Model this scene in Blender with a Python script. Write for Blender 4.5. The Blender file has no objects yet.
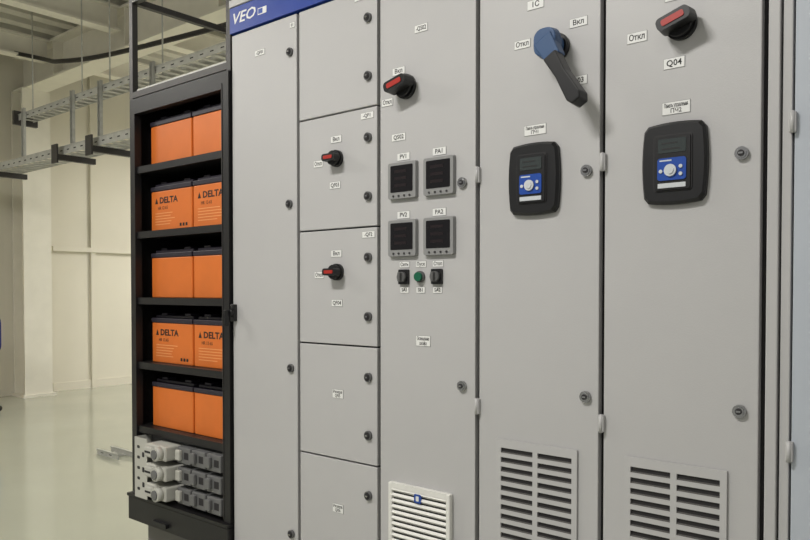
import bpy, bmesh, math, random
from mathutils import Vector, Matrix
random.seed(4)
S = bpy.context.scene
S.view_settings.view_transform = 'Standard'
S.view_settings.look = 'None'
COL = S.collection

# ------------------------------------------------------------------ materials
def lin(c):
    return tuple(((v/255)/12.92 if v/255 <= .04045 else ((v/255+.055)/1.055)**2.4) for v in c)

def mat(name, rgb, rough=.5, metal=0., var=.04, scale=6., bump=0., bscale=200., emit=0., rvar=0.):
    m = bpy.data.materials.new(name); m.use_nodes = True
    nt = m.node_tree; b = nt.nodes['Principled BSDF']
    c = lin(rgb)
    tc = nt.nodes.new('ShaderNodeTexCoord')
    n = nt.nodes.new('ShaderNodeTexNoise'); n.inputs['Scale'].default_value = scale
    n.inputs['Detail'].default_value = 4
    nt.links.new(tc.outputs['Object'], n.inputs['Vector'])
    r = nt.nodes.new('ShaderNodeValToRGB')
    r.color_ramp.elements[0].position = .3; r.color_ramp.elements[1].position = .7
    r.color_ramp.elements[0].color = tuple(v*(1-var) for v in c)+(1,)
    r.color_ramp.elements[1].color = tuple(min(1, v*(1+var)) for v in c)+(1,)
    nt.links.new(n.outputs['Fac'], r.inputs['Fac'])
    nt.links.new(r.outputs['Color'], b.inputs['Base Color'])
    b.inputs['Roughness'].default_value = rough
    if rvar:
        mr = nt.nodes.new('ShaderNodeMapRange')
        mr.inputs['From Min'].default_value=.3; mr.inputs['From Max'].default_value=.7
        mr.inputs['To Min'].default_value=rough-rvar; mr.inputs['To Max'].default_value=rough+rvar
        nt.links.new(n.outputs['Fac'], mr.inputs['Value']); nt.links.new(mr.outputs['Result'], b.inputs['Roughness'])
    b.inputs['Metallic'].default_value = metal
    if bump:
        n2 = nt.nodes.new('ShaderNodeTexNoise'); n2.inputs['Scale'].default_value = bscale
        nt.links.new(tc.outputs['Object'], n2.inputs['Vector'])
        bp = nt.nodes.new('ShaderNodeBump'); bp.inputs['Strength'].default_value = bump
        bp.inputs['Distance'].default_value = .002
        nt.links.new(n2.outputs['Fac'], bp.inputs['Height'])
        nt.links.new(bp.outputs['Normal'], b.inputs['Normal'])
    if emit:
        b.inputs['Emission Color'].default_value = c+(1,)
        b.inputs['Emission Strength'].default_value = emit
    return m

M = dict(
 panel=mat('panel_paint', (182,181,181), .42, var=.025, scale=2, bump=.12, bscale=350, rvar=.06),
 panel2=mat('panel_paint_cool', (178,184,193), .45, var=.02, bump=.1),
 gap=mat('gap_dark', (34,32,34), .6),
 plinth=mat('plinth_grey', (110,108,104), .6),
 blue=mat('header_blue', (24,58,146), .4),
 white=mat('label_white', (226,226,224), .5, var=.01),
 ink=mat('ink_black', (18,18,20), .6),
 black=mat('black_plastic', (19,19,21), .38, var=.08),
 rack=mat('rack_black', (21,20,21), .45, var=.12, bump=.1),
 rackgrey=mat('rack_frame_grey', (66,64,63), .45, metal=.3, var=.08),
 red=mat('switch_red', (166,36,26), .4),
 leverblue=mat('lever_blue', (50,80,120), .38),
 steel=mat('lock_steel', (178,178,178), .25, metal=1),
 galv=mat('galvanised', (188,188,183), .5, metal=.3, var=.12, scale=20),
 orange=mat('battery_orange', (218,114,42), .45, var=.05, scale=9),
 orangel=mat('battery_print', (238,164,104), .5),
 lid=mat('battery_lid', (38,34,46), .45),
 bezel=mat('meter_bezel', (138,138,138), .45),
 screen=mat('meter_screen', (12,9,12), .22),
 dig=mat('meter_digits', (26,15,18), .3),
 lcd=mat('lcd_grey', (58,64,64), .2),
 kblue=mat('keypad_blue', (30,72,158), .35),
 silver=mat('keypad_silver', (200,204,208), .35),
 green=mat('button_green', (14,92,66), .35),
 selgrey=mat('selector_grey', (92,92,92), .4),
 fangr=mat('fan_white', (222,221,216), .45),
 slot=mat('slot_dark', (40,38,40), .7),
 louv=mat('louver_grey', (92,90,88), .6),
 fuse=mat('fuse_beige', (184,183,175), .45, var=.05),
 fuseg=mat('fuse_grey', (104,104,104), .45, var=.06),
 wall=mat('wall_cream', (226,221,206), .75, var=.03, scale=1.2),
 steelpaint=mat('beam_cream', (238,234,221), .55, var=.03),
 ceil=mat('ceiling_deck', (202,199,187), .6, var=.05),
 cable=mat('cable_black', (36,34,34), .5),
 yellowlit=mat('door_yellow_lit', (206,176,112), .5, var=.08),  # ochre puts a yellow-lit look into the door colour
 chairblue=mat('chair_blue', (30,52,120), .8),
 lampw=mat('lamp_housing', (230,230,226), .4),
 tube=mat('lamp_tube', (255,250,240), .4, emit=4),
 floor=mat('floor_epoxy', (180,182,166), .13, var=.05, scale=.8, bump=.06, bscale=9, rvar=.04),
)

# ------------------------------------------------------------------ builders
class B:
    def __init__(s): s.bm = bmesh.new(); s.mats = []
    def mi(s, k):
        if k not in s.mats: s.mats.append(k)
        return s.mats.index(k)
    def _tag(s, geom_faces, k):
        i = s.mi(k)
        for f in geom_faces: f.material_index = i
    def box(s, x0,x1,y0,y1,z0,z1,k, bev=0, rot=None):
        r = bmesh.ops.create_cube(s.bm, size=1)
        vs = r['verts']; c = Vector(((x0+x1)/2,(y0+y1)/2,(z0+z1)/2))
        for v in vs:
            v.co = Vector((v.co.x*(x1-x0), v.co.y*(y1-y0), v.co.z*(z1-z0)))
            if rot is not None: v.co = rot @ v.co
            v.co += c
        fs = set(f for v in vs for f in v.link_faces)
        s._tag(fs, k)
        if bev:
            es = list(set(e for v in vs for e in v.link_edges))
            rr = bmesh.ops.bevel(s.bm, geom=es, offset=bev, segments=2, affect='EDGES', profile=.5)
            s._tag(rr['faces'], k)
        return s
    def cyl(s, c, r, d, k, axis='Y', seg=28, r2=None, bev=0):
        rr = bmesh.ops.create_cone(s.bm, cap_ends=True, segments=seg, radius1=r, radius2=r if r2 is None else r2, depth=d)
        vs = rr['verts']
        R = {'Y': Matrix.Rotation(math.pi/2,3,'X'), 'X': Matrix.Rotation(math.pi/2,3,'Y'), 'Z': Matrix.Identity(3)}[axis]
        for v in vs: v.co = R @ v.co + Vector(c)
        fs = set(f for v in vs for f in v.link_faces)
        s._tag(fs, k)
        for f in fs:
            if len(f.verts) == 4: f.smooth = True
        return s
    def prism(s, pts, y0, y1, k, k_front=None, taper=1., c=None):
        if c is None: c = (sum(p[0] for p in pts)/len(pts), sum(p[1] for p in pts)/len(pts))
        a = [s.bm.verts.new((p[0],y0,p[1])) for p in pts]
        b = [s.bm.verts.new((c[0]+(p[0]-c[0])*taper,y1,c[1]+(p[1]-c[1])*taper)) for p in pts]
        n = len(pts); fs = [s.bm.faces.new(a[::-1]), s.bm.faces.new(b)]
        for i in range(n): fs.append(s.bm.faces.new((a[i],a[(i+1)%n],b[(i+1)%n],b[i])))
        s._tag(fs, k)
        if k_front: fs[1].material_index = s.mi(k_front)
        bmesh.ops.recalc_face_normals(s.bm, faces=fs)
        return s
    def rrect(s, cx,cz,w,h,r,y0,y1,k,k_front=None,taper=1.,ang=0, seg=5):
        pts=[]
        for (sx,sz,a0) in ((1,1,0),(-1,1,90),(-1,-1,180),(1,-1,270)):
            for i in range(seg+1):
                a = math.radians(a0+90*i/seg)
                pts.append((sx*(w/2-r)+r*math.cos(a), sz*(h/2-r)+r*math.sin(a)))
        ca,sa = math.cos(ang),math.sin(ang)
        pts=[(cx+p[0]*ca-p[1]*sa, cz+p[0]*sa+p[1]*ca) for p in pts]
        return s.prism(pts,y0,y1,k,k_front,taper,(cx,cz))
    def text(s, body, x, y, z, size, k='ink', sx=1., maxw=None, bold=0., shear=0.):
        cu = bpy.data.curves.new('t','FONT'); cu.body = body; cu.size = size
        cu.align_x='CENTER'; cu.align_y='CENTER'; cu.resolution_u = 2; cu.extrude=.0002
        cu.offset = bold*size; cu.shear = shear
        o = bpy.data.objects.new('t',cu); COL.objects.link(o)
        dg = bpy.context.evaluated_depsgraph_get()
        me = bpy.data.meshes.new_from_object(o.evaluated_get(dg))
        vs=me.vertices
        if maxw and len(vs):
            wd=(max(v.co.x for v in vs)-min(v.co.x for v in vs))*sx
            if wd>maxw: sx*=maxw/wd
        for v in vs:
            v.co = Vector((v.co.x*sx+x, y-v.co.z, v.co.y+z))
        me.materials.clear()
        old=set(s.bm.faces)
        s.bm.from_mesh(me)
        s._tag([f for f in s.bm.faces if f not in old], k)
        bpy.data.objects.remove(o); bpy.data.curves.remove(cu); bpy.data.meshes.remove(me)
        return s
    def obj(s, name, parent=None, bevel=0):
        me = bpy.data.meshes.new(name)
        xs=[v.co.copy() for v in s.bm.verts]
        lo=Vector([min(v[i] for v in xs) for i in range(3)]); hi=Vector([max(v[i] for v in xs) for i in range(3)])
        c=(lo+hi)/2; c.z=lo.z
        for v in s.bm.verts: v.co -= c
        s.bm.to_mesh(me); s.bm.free()
        for k in s.mats: me.materials.append(M[k])
        o = bpy.data.objects.new(name, me); COL.objects.link(o)
        o.location = c
        if parent:
            o.parent = parent; o.location = c-parent.location
        if bevel:
            m=o.modifiers.new('bevel','BEVEL'); m.width=bevel; m.segments=2; m.limit_method='ANGLE'
        return o

def empty(name, loc):
    e = bpy.data.objects.new(name,None); e.location=loc; e.empty_display_size=.1
    COL.objects.link(e); return e

# ------------------------------------------------------------------ room shell
XL=-7.1; CZ=4.0
B().box(-8.5,5,-5,8,-.1,0,'floor').obj('floor')
B().box(XL-.15,XL,-5,1.1,0,CZ,'wall').obj('wall_left')
B().box(XL-.15,XL,1.1,2.05,2.25,CZ,'wall').obj('wall_left')
b=B(); b.box(XL-.15,XL,2.05,8,0,CZ,'wall')
b.box(XL,XL+.05,2.6,8,1.73,1.79,'wall')
for y in (3.12,4.3,5.5): b.box(XL,XL+.035,y-.03,y+.03,0,CZ,'wall')
b.box(XL,XL+.02,2.6,8,0,.1,'wall')
b.obj('wall_left')
B().box(XL,5,8,8.15,0,CZ,'wall').obj('wall_back')
b=B(); b.box(-8.5,5,-5,8.15,CZ+.06,CZ+.15,'ceil')
y=-8.4
while y<4.9:
    b.box(y,y+.14,-5,8.1,CZ,CZ+.059,'ceil'); y+=.3
b.obj('ceiling')
b=B(); b.box(XL-.12,XL-.05,1.16,1.99,0,2.2,'yellowlit').box(XL-.05,XL,1.1,1.16,0,2.25,'wall').box(XL-.05,XL,1.99,2.05,0,2.25,'wall').box(XL-.05,XL-.04,1.3,1.85,1.2,2.0,'yellowlit')
b.obj('door_1')
def pillar(x,y,w=.32):
    b=B(); b.box(x,x+.03,y-w/2,y+w/2,.03,CZ-.42,'steelpaint').box(x+.27,x+.3,y-w/2,y+w/2,.03,CZ-.42,'steelpaint').box(x+.03,x+.27,y-.02,y+.02,.03,CZ-.42,'steelpaint')
    b.box(x-.0,x+.34,y-w/2-.03,y+w/2+.03,0,.03,'steelpaint')
    b.obj('steel_pillar')
pillar(XL+.01,2.30); pillar(XL+.01,7.2)
def ibeam_x(x0,x1,y,z0,h=.4,w=.22,n='ceiling_beam'):
    b=B(); b.box(x0,x1,y-w/2,y+w/2,z0,z0+.025,'steelpaint').box(x0,x1,y-w/2,y+w/2,z0+h-.025,z0+h,'steelpaint').box(x0,x1,y-.012,y+.012,z0+.025,z0+h-.025,'steelpaint')
    x=x0+1
    while x<x1: b.box(x,x+.012,y-w/2+.01,y+w/2-.01,z0+.025,z0+h-.025,'steelpaint'); x+=1.5
    b.obj(n)
def ibeam_y(y0,y1,x,z0,h=.24,w=.14,n='ceiling_beam'):
    b=B(); b.box(x-w/2,x+w/2,y0,y1,z0,z0+.02,'steelpaint').box(x-w/2,x+w/2,y0,y1,z0+h-.02,z0+h,'steelpaint').box(x-.01,x+.01,y0,y1,z0+.02,z0+h-.02,'steelpaint')
    b.obj(n)
ibeam_x(XL,4.9,2.30,CZ-.42,h=.42,w=.26); ibeam_x(XL,4.9,7.2,CZ-.4)
for x in (-6.2,-4.7,-3.2,-1.7): ibeam_y(2.44,7.08,x,CZ-.25)
for x in (-6.2,-4.7): ibeam_y(-4.9,2.16,x,CZ-.25)

# ------------------------------------------------------------------ cable trays
def channel(b,x0,x1,y0,y1,z,h,k='galv'):
    b.box(x0,x1,y0,y0+.006,z,z+h,k).box(x0,x1,y1-.006,y1,z,z+h,k)
    b.box(x0,x1,y0-.006,y0+.012,z+h-.006,z+h+.001,k).box(x0,x1,y1-.012,y1+.006,z+h-.006,z+h+.001,k)
    x=x0+.05
    while x<x1-.05:
        b.box(x,x+.05,y0+.006,y1-.006,z+.001,z+.006,k)
        b.box(x+.01,x+.05,y0-.0005,y0,z+h*.4,z+h*.55,'slot'); x+=.12
b=B(); channel(b,-6.9,1.2,1.42,1.66,2.42,.07)
for x in (-6.6,-5.7,-4.3,-3.7,-2.4,-.9):
    b.box(x-.02,x+.02,1.36,1.72,2.37,2.42,'rackgrey')
    b.box(x-.05,x+.05,1.355,1.37,2.34,2.5,'rackgrey')
b.obj('cable_tray')
b=B(); channel(b,-5.25,1.2,1.46,1.6,2.86,.055)
b.box(-5.29,-5.25,1.42,1.64,2.82,2.95,'rackgrey')
for x in (-5.1,-4.14,-3.67,-2.89,-1.4,0):
    b.box(x-.022,x-.018,1.43,1.455,2.5,2.95,'galv').box(x+.018,x+.022,1.43,1.455,2.5,2.95,'galv').box(x-.018,x+.018,1.452,1.4555,2.5,2.95,'galv')
    z=2.53
    while z<2.93: b.box(x-.008,x+.008,1.448,1.452,z,z+.02,'slot'); z+=.04
    b.cyl((x,1.53,3.47),.006,1.2,'galv','Z',8)
b.obj('cable_tray')
cu=bpy.data.curves.new('hanging_cable','CURVE'); cu.dimensions='3D'; cu.bevel_depth=.022; cu.bevel_resolution=3
sp=cu.splines.new('BEZIER'); P=[(-6.9,1.2,3.98),(-6.0,1.9,3.72),(-4.9,1.75,3.42),(-3.6,1.8,3.3),(-1.5,2.0,3.32),(.5,2.1,3.6)]
sp.bezier_points.add(len(P)-1)
for q,p in zip(sp.bezier_points,P): q.co=p; q.handle_left_type=q.handle_right_type='AUTO'
cu.materials.append(M['cable']); o=bpy.data.objects.new('hanging_cable',cu); COL.objects.link(o)

b=B(); channel(b,-3.3,-2.98,1.2,1.32,0,.04); b.obj('tray_offcut')

cx,cy=-6.1,1.27
b=B(); b.rrect(cx,.80,.44,.36,.08,cy+.26,cy+.2,'chairblue').box(cx-.23,cx+.23,cy-.24,cy+.2,.42,.5,'chairblue',bev=.03)
b.cyl((cx,cy,.26),.03,.34,'black','Z',12).box(cx-.03,cx+.03,cy+.2,cy+.24,.4,.7,'black')
for i in range(5):
    a=i*2*math.pi/5; R=Matrix.Rotation(a,3,'Z'); c=R@Vector((.15,0,0))
    b.box(cx+c.x-.15,cx+c.x+.15,cy+c.y-.02,cy+c.y+.02,.06,.1,'black',rot=R)
    c=R@Vector((.29,0,0)); b.cyl((cx+c.x,cy+c.y,.03),.03,.04,'black','X',12)
b.obj('office_chair')

# ------------------------------------------------------------------ switchgear cabinets
W=.35; ZT=2.14; ZB=.12
def lock(b,x,z,dark=False):
    y=0
    b.cyl((x,y-.004,z),.0135,.008,'steel' if not dark else 'selgrey')
    b.cyl((x,y-.0085,z),.010,.003,'slot' if dark else 'steel')
    b.cyl((x,y-.0105,z),.0065,.003,'slot')
    b.box(x-.0045,x+.0045,y-.0135,y-.011,z-.002,z+.002,'steel')
def hinge(b,x,z):
    b.box(x-.007,x+.007,-.010,.004,z-.02,z+.02,'panel',bev=.002)
    b.cyl((x,-.009,z),.0045,.042,'panel','Z',12)
def label(b,x,z,t,w=.045,h=.02,t2=None):
    b.box(x-w/2-.001,x+w/2+.001,-.0008,0,z-h/2-.001,z+h/2+.001,'bezel')
    b.box(x-w/2,x+w/2,-.0014,-.0008,z-h/2,z+h/2,'white')
    if t2:
        b.text(t,x,-.0015,z+h*.22,h*.5,maxw=w*.86,bold=.01); b.text(t2,x,-.0015,z-h*.24,h*.5,maxw=w*.5,bold=.01)
    else: b.text(t,x,-.0015,z,h*.85,maxw=w*.8,bold=.015)
def cabinet(x0,x1,doors,labels,locks,hinges,darklock=False,k='panel',lm=.0065,rm=.0065,head=True):
    e=empty('electrical_cabinet',((x0+x1)/2,.25,0))
    b=B(); b.box(x0+.001,x1-.001,.02,.5,.1,2.26,'gap'); b.box(x0+.004,x1-.004,.03,.5,0,.1,'plinth')
    b.box(x0+.001,x1-.001,.0205,.5,2.26,2.28,'panel')
    b.obj('body',e)
    for i,(z0,z1) in enumerate(doors):
        b=B(); b.box(x0+lm,x1-rm,0,.0195,z0+.0025,z1-.0025,k,bev=.002)
        b.obj('door_%d'%(i+1),e)
    if head:
        b=B(); b.box(x0,x1,-.004,.0195,2.145,2.232,'blue').box(x0,x1,-.008,.0195,2.234,2.2595,'panel',bev=.002)
        if x0==0:
            b.text('VEO',.075,-.0045,2.19,.052,'white',sx=1.3,bold=.015,shear=.25)
            b.box(.155,.2,-.005,-.004,2.175,2.197,'white').box(.158,.18,-.0055,-.005,2.178,2.194,'kblue')
        b.obj('header_strip',e)
    if locks:
        b=B(); [lock(b,x,z,darklock) for x,z in locks]; b.obj('locks',e)
    if hinges:
        b=B(); [hinge(b,x,z) for x,z in hinges]; b.obj('hinges',e)
    if labels:
        b=B(); [label(b,*l) for l in labels]; b.obj('labels',e)
    return e
c1=cabinet(0,W,[(ZB,ZT)],[(.16,2.05,'-QF01',.05,.018),(.325,2.105,'01',.022,.016)],[(.315,2.02),(.31,1.53),(.315,.995),(.315,.45)],[],True)
zs=[2.14,1.79,1.437,1.081,.728,.372,.12]
lk=[]
for a,c in zip(zs[:-1],zs[1:]): lk+=[(.6605,a-.09),(.6605,c+.09)]
c2=cabinet(W,2*W,[(c,a) for a,c in zip(zs[:-1],zs[1:])],
 [(.655,1.765,'-QF1',.05,.018),(.525,1.712,'Вкл'),(.52,1.572,'QF03'),(.445,1.645,'Откл',.04),
  (.66,1.414,'-QF2',.05,.018),(.525,1.362,'Вкл'),(.527,1.21,'QF04'),(.448,1.297,'Откл',.04),
  (.53,.93,'Резерв',.045,.026,'QF05'),(.53,.575,'Резерв',.045,.026,'QF06'),(.62,2.118,'02',.03,.018)],lk,[],True)
c3=cabinet(2*W,3*W,[(ZB,ZT)],
 [(.86,1.975,'-QS02',.045,.02),(.778,1.872,'Вкл'),(.735,1.79,'Откл',.04),(.778,1.685,'QS02',.05),
  (.796,1.628,'PV1'),(.924,1.628,'PA1'),(.796,1.463,'PV2'),(.924,1.463,'PA2'),
  (.80,1.322,'Сеть',.036,.016),(.86,1.322,'Пуск',.036,.016),(.92,1.322,'Стоп',.036,.016),
  (.80,1.25,'SA1',.03,.016),(.8587,1.25,'SB1',.03,.016),(.9186,1.25,'SA2',.03,.016),
  (.868,1.108,'Освещение',.05,.028,'шкафа')],[(1.003,1.535),(1.003,.994),(1.003,.45)],[])
c4=cabinet(3*W,4*W,[(ZB,ZT)],
 [(1.222,1.952,'1С',.045,.022),(1.338,1.882,'Вкл'),(1.185,1.862,'Откл'),(1.338,1.745,'Q03'),(1.222,1.645,'Панель управления',.06,.024,'ПЧ1')],
 [(1.362,1.53),(1.362,.998),(1.362,.45)],[(1.054,1.55),(1.054,.945)])
c5=cabinet(4*W,5*W,[(ZB,ZT)],
 [(1.568,1.888,'Вкл',.045,.022),(1.482,1.815,'Откл',.045,.022),(1.566,1.742,'Q04',.045,.022),(1.571,1.645,'Панель управления',.06,.026,'ПЧ2')],
 [(1.708,1.53),(1.708,1.0),(1.708,.45)],[(1.404,1.545),(1.404,.94)])
c6=cabinet(1.75,2.2,[(ZB,ZT)],[],[],[(1.803,1.58),(1.803,.93)],False,'panel2',lm=.055)
b=B(); b.box(1.756,1.778,-.002,.0195,ZB,ZT,'panel',bev=.002).box(1.782,1.800,.004,.0195,ZB,ZT,'panel',bev=.002); b.obj('filler_strips',c6)

# ------------------------------------------------------------------ door devices
def meter(x,z):
    b=B(); w=.105
    b.rrect(x,z,w,w,.006,0,-.012,'bezel',taper=.97)
    b.rrect(x,z+.005,w*.78,w*.72,.003,-.012,-.013,'screen')
    for i in range(3):
        zz=z+.026-i*.02
        b.box(x-.026,x+.018,-.0134,-.013,zz-.004,zz+.004,'dig')
    for i in range(4): b.cyl((x-.03+i*.02,-.013,z-.0435),.003,.003,'slot',seg=10)
    b.obj('panel_meter')
for x in (.798,.928):
    for z in (1.56,1.397): meter(x,z)

def rotary(x,z,ang=0,s=1.,sg=1.):
    b=B()
    b.cyl((x,-.006,z),.030*s,.012,'black'); b.cyl((x,-.018,z),.026*s,.014,'black',r2=.026*s)
    b.rrect(x,z,.066*s*sg,.027*s,.01*s,-.02,-.05*s,'black',taper=.93,ang=ang)
    b.rrect(x,z,.042*s*sg,.012*s,.004*s,-.05*s,-.0515*s,'red',ang=ang)
    b.obj('rotary_switch')
rotary(.53,1.652,math.radians(0),.85,1.05); rotary(.532,1.305,0,.85,1.05)
rotary(.808,1.822,math.radians(14),1.15,1.1); rotary(1.582,1.820,math.radians(18),1.12,1.05)

# big lever handle
b=B(); hx,hz=1.283,1.832
b.cyl((hx,-.008,hz),.034,.016,'black'); b.cyl((hx,-.03,hz),.027,.03,'leverblue')
b.rrect(hx,hz,.064,.072,.026,-.04,-.066,'leverblue',taper=.9)
ang=math.atan2(-.155,.092)
def lv(d,o): return (hx+math.cos(ang)*d-math.sin(ang)*o, hz+math.sin(ang)*d+math.cos(ang)*o)
b.prism([lv(-.01,-.027),lv(.052,-.021),lv(.052,.021),lv(-.01,.027)],-.042,-.072,'leverblue',taper=.95)
b.prism([lv(.04,-.019),lv(.10,-.015),lv(.17,-.020),lv(.186,-.012),lv(.186,.012),lv(.17,.020),lv(.10,.015),lv(.04,.019)],-.048,-.086,'black',taper=.92)
b.obj('lever_switch_handle',bevel=.003)

def keypad(x,z):
    b=B(); w,h=.142,.178
    def shape(w,h,bul):
        pts=[]
        N=8
        for (x0,z0,x1,z1,nx,nz) in ((w/2,-h/2,w/2,h/2,1,0),(w/2,h/2,-w/2,h/2,0,1),(-w/2,h/2,-w/2,-h/2,-1,0),(-w/2,-h/2,w/2,-h/2,0,-1)):
            for i in range(N):
                t=.06+.88*i/(N-1); bb=bul*(1-(2*t-1)**2)
                pts.append((x+x0+(x1-x0)*t+nx*bb, z+z0+(z1-z0)*t+nz*bb))
        return pts
    b.prism(shape(w-.012,h-.012,.006),0,-.010,'black',c=(x,z))
    b.prism(shape(w-.012,h-.012,.006),-.010,-.018,'black',taper=.93,c=(x,z))
    b.rrect(x,z,.084,.122,.008,-.018,-.020,'gap')
    b.rrect(x,z,.078,.116,.006,-.020,-.023,'black')
    b.rrect(x,z+.036,.060,.03,.003,-.023,-.024,'lcd')
    b.box(x-.022,x+.012,-.0244,-.024,z+.040,z+.043,'ink').box(x-.022,x+.018,-.0244,-.024,z+.028,z+.031,'ink')
    b.rrect(x,z-.014,.062,.048,.006,-.023,-.025,'kblue')
    b.cyl((x-.002,-.027,z-.017),.013,.005,'silver'); b.cyl((x-.002,-.030,z-.017),.008,.003,'silver')
    b.box(x-.026,x+.0,-.0254,-.025,z+.003,z+.006,'silver')
    for dx,dz in ((-.023,-.018),(.02,-.01),(.02,-.026)):
        b.cyl((x+dx,-.026,z+dz),.004,.003,'silver',seg=12)
    b.box(x-.03,x+.03,-.0246,-.023,z-.054,z-.044,'silver')
    b.obj('drive_keypad')
keypad(1.223,1.523); keypad(1.571,1.524)

def selector(x,z,k):
    b=B(); b.rrect(x,z,.036,.042,.003,0,-.008,'black'); b.cyl((x,-.013,z),.014,.012,k)
    b.rrect(x,z,.008,.026,.003,-.018,-.028,k); b.obj('selector_switch')
selector(.80,1.287,'selgrey'); selector(.9186,1.287,'selgrey')
b=B(); b.cyl((.8587,-.004,1.287),.016,.008,'selgrey'); b.cyl((.8587,-.010,1.287),.0125,.012,'green'); b.obj('push_button')

def grille(xc,z1,w,h):
    x0,x1=xc-w/2,xc+w/2; z0=z1-h; yf,yb=-.006,-.0012
    b=B(); b.box(x0+.001,x1-.001,yb,0,z0+.001,z1-.001,'slot')
    m=.014; mt=.016; sl=.0135
    n=int((h-2*mt)/.0235); p=(h-2*mt)/n
    b.box(x0,x0+m,yf,yb,z0,z1,'panel').box(x1-m,x1,yf,yb,z0,z1,'panel')
    for (a,c) in ((x0+m,xc-.007),(xc+.007,x1-m)):
        b.box(a,c,yf,yb,z1-mt,z1,'panel').box(a,c,yf,yb,z0,z0+mt,'panel')
        for i in range(n+1):
            z=z0+mt+i*p; hb=(p-sl)/2
            lo=max(z-hb,z0+mt); hi=min(z+hb,z1-mt)
            b.box(a,c,yf,yb,lo,hi,'panel')
            if i<n:
                b.box(a,c,-.0035,-.0012,z+hb,z+hb+.003,'louv')  # grey louver inside the slot
    b.box(xc-.007,xc+.007,yf,yb,z0,z1,'panel')
    b.obj('ventilation_grille')
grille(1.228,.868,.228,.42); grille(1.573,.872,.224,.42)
b=B(); x0,x1,z0,z1=.75,.972,.472,.698
b.box(x0+.002,x1-.002,-.006,0,z0+.002,z1-.002,'slot').box(x0,x0+.014,-.016,0,z0,z1,'fangr',bev=.003).box(x1-.014,x1,-.016,0,z0,z1,'fangr',bev=.003)
b.box(x0+.0135,x1-.0135,-.0155,-.001,z1-.016,z1-.0005,'fangr').box(x0+.0135,x1-.0135,-.0155,-.001,z0+.0005,z0+.016,'fangr')
z=z0+.024; R=Matrix.Rotation(math.radians(-38),3,'X')
while z<z1-.02:
    b.box(x0+.013,x1-.013,-.016,-.003,z-.004,z+.004,'fangr',rot=R); z+=.0165
b.rrect((x0+x1)/2,z1-.03,.024,.024,.003,-.012,-.018,'kblue').rrect((x0+x1)/2,z1-.03,.010,.014,.002,-.018,-.0188,'white')
b.obj('fan_filter_grille')

# ------------------------------------------------------------------ battery rack
X0,X1=-.677,-.003
e=empty('battery_rack',((X0+X1)/2,.25,0))
b=B()
b.box(X0,X0+.035,0,.03,.42,2.02,'rack').box(X1-.036,X1,-.010,.03,.42,2.02,'rack')
b.box(X0,X0+.003,.03,.5,.42,2.02,'rack').box(X1-.004,X1,.03,.5,.42,2.02,'rack').box(X0+.003,X1-.004,.497,.5,.42,2.02,'rack')
b.box(X1-.039,X1-.036,-.012,.02,.43,1.98,'rackgrey')
b.box(X0+.035,X1-.036,0,.03,1.965,2.02,'rack').box(X0,X1,0,.5,2.02,2.026,'rack')
b.obj('frame',e)
b=B()
for z in (1.754,1.49,1.222,.959,.697):
    b.box(X0+.004,X1-.005,.032,.48,z-.024,z-.003,'rack').box(X0+.036,X1-.037,.008,.030,z-.03,z-.003,'rack')
b.obj('shelves',e)
b=B(); b.box(X0,X1,-.02,.5,.31,.405,'rack',bev=.004).box(X0-.002,X1,-.024,.5,.406,.418,'rack')
b.box(X0+.2,X0+.3,-.035,-.02,.33,.345,'black').obj('base',e)
b=B(); b.box(X0+.05,X1-.02,.04,.48,.02,.31,'plinth').box(X0+.04,X1-.02,.03,.49,0,.02,'plinth').obj('pedestal',e)
b=B(); k='rackgrey'; w=.024; zt=2.44
for x in (X0,X1-w):
    for y in (0,.5-w): b.box(x,x+w,y,y+w,2.026,zt,k)
for z in (2.03,zt-w):
    for y in (0,.5-w): b.box(X0+w,X1-w,y,y+w,z,z+w,k)
    for x in (X0,X1-w): b.box(x,x+w,w,.5-w,z,z+w,k)
b.box(X0+.04,X1-.04,.01,.012,2.055,2.065,'galv')
b.obj('top_frame',e)
b=B(); b.box(.012,.03,-.018,0,1.14,1.2,'black',bev=.003).cyl((.021,-.024,1.17),.013,.014,'black').box(.016,.026,-.05,-.03,1.125,1.18,'black',bev=.002).obj('door_latch',c1)

def battery(x0,z,printed):
    x1=x0+.285; h=.192; y0,y1=.05,.42
    b=B(); b.box(x0,x1,y0,y1,z,z+h-.03,'orange',bev=.004)
    b.box(x0-.001,x1+.001,y0-.003,y1,z+h-.03,z+h-.012,'lid',bev=.002).box(x0+.01,x1-.01,y0+.012,y1-.01,z+h-.012,z+h,'lid',bev=.003)
    for xx in (x0+.04,x1-.08): b.box(xx,xx+.04,y0+.02,y0+.06,z+h,z+h+.008,'lid')
    yf=y0-.0003
    if printed:
        b.text('DELTA',x0+.125,yf,z+.122,.034,'ink',sx=1.25,bold=.03)
        b.prism([(x0+.03,z+.111),(x0+.05,z+.111),(x0+.04,z+.134)],yf,yf-.0004,'ink')
        b.text('HR 12-65',x0+.085,yf,z+.092,.018,'ink')
        for i in range(5):
            l=random.uniform(.1,.2); b.box(x0+.03,x0+.03+l,yf-.0003,yf,z+.07-i*.011,z+.073-i*.011,'orangel')
        for i in range(3): b.rrect(x1-.035-.02*i,z+.02,.012,.012,.002,yf,yf-.0004,'ink')
    b.obj('battery')
for r,z in enumerate((1.754,1.49,1.222,.959,.697)):
    for x0 in (-.602,-.306): battery(x0,z-.0028,r in (1,3))

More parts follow.
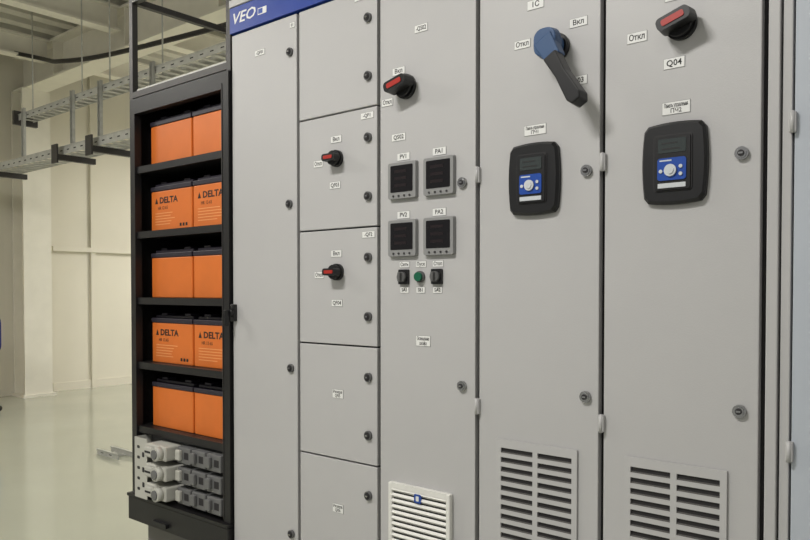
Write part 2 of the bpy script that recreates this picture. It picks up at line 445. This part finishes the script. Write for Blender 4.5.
# fuse switch block
e=empty('fuse_holder_assembly',(-.3,0,.418))
b=B(); b.box(-.60,-.51,-.034,-.030,.4185,.66,'fuse',bev=.001)
b.box(-.60,-.596,-.030,.04,.4185,.66,'fuse')
for i in range(5): b.rrect(-.57,.455+i*.042,.02,.012,.005,-.034,-.0345,'slot')
for i in range(3): b.rrect(-.535,.475+i*.06,.016,.02,.004,-.034,-.0345,'slot')
b.obj('mounting_plate',e)
b=B(); b.box(-.6,-.045,.041,.046,.4185,.66,'fuseg'); b.obj('back_plate',e)
b=B()
for i in range(3):
    z=.465+i*.078
    b.box(-.50,-.36,-.045,.04,z-.028,z+.028,'fuse',bev=.006)
    b.cyl((-.395,-.055,z),.026,.03,'fuse').cyl((-.395,-.072,z),.018,.006,'fuseg')
    b.box(-.485,-.435,-.06,-.045,z-.02,z+.02,'fuse',bev=.006).box(-.48,-.44,-.061,-.06,z-.004,z+.004,'slot')
    for j in range(3):
        x=-.335+j*.095
        b.box(x,x+.086,-.010,.04,z-.031,z+.031,'fuseg',bev=.004)
        b.box(x+.008,x+.036,-.025,-.010,z-.018,z+.022,'fuse' if j==0 else 'fuseg',bev=.004)
        b.box(x+.048,x+.075,-.011,-.0095,z-.012,z+.014,'slot')
b.obj('fuse_modules',e)

# ------------------------------------------------------------------ lighting: ceiling luminaires
def luminaire(x,y,z,power,up_fill=0,L=1.2):
    e=empty('ceiling_lamp',(x,y,z)); dx,dy=L/2,.15
    b=B(); b.box(x-dx,x+dx,y-dy,y+dy,z+.03,z+.1,'lampw',bev=.01)
    for s in (-.07,.07): b.cyl((x,y+s,z+.015),.014,L-.06,'tube','X',12)
    for q in (-.4,.4): b.cyl((x+q,y,(z+.1+CZ)/2),.005,CZ-z-.1,'galv','Z',8)
    b.obj('housing',e)
    for p,zz,rx in ((power,-.01,0),(up_fill,.11,math.pi)):  # second entry: upward light added above the housing to brighten the ceiling
        if not p: continue
        l=bpy.data.lights.new('tube_or_fill_light','AREA'); l.shape='RECTANGLE'
        l.size,l.size_y=L,.3
        l.energy=p; l.color=(1,.975,.935)
        o=bpy.data.objects.new('tube_or_fill_light',l); COL.objects.link(o); o.parent=e; o.location=(0,0,zz); o.rotation_euler=(rx,0,0)
luminaire(.6,-2.1,3.4,96,L=.9)
luminaire(2.8,-3.0,3.4,16)
luminaire(-3.6,-1.8,3.4,72,55)
luminaire(-4.8,5.3,3.4,112,40)
luminaire(-1.5,5.3,3.4,85,40)

w=bpy.data.worlds.new('world'); S.world=w; w.use_nodes=True
bg=w.node_tree.nodes['Background']; bg.inputs[0].default_value=(1,.99,.97,1); bg.inputs[1].default_value=.30

# ------------------------------------------------------------------ camera
cam=bpy.data.cameras.new('camera'); co=bpy.data.objects.new('camera',cam); COL.objects.link(co)
pitch=-1.2
cam.lens=33.33; cam.sensor_width=36
cam.shift_y=(20-750*math.tan(math.radians(pitch)))/810
co.location=(2.179,-1.625,1.25)
co.rotation_euler=(math.radians(90+pitch),0,math.radians(40.3))
cam.clip_start=.05
S.camera=co
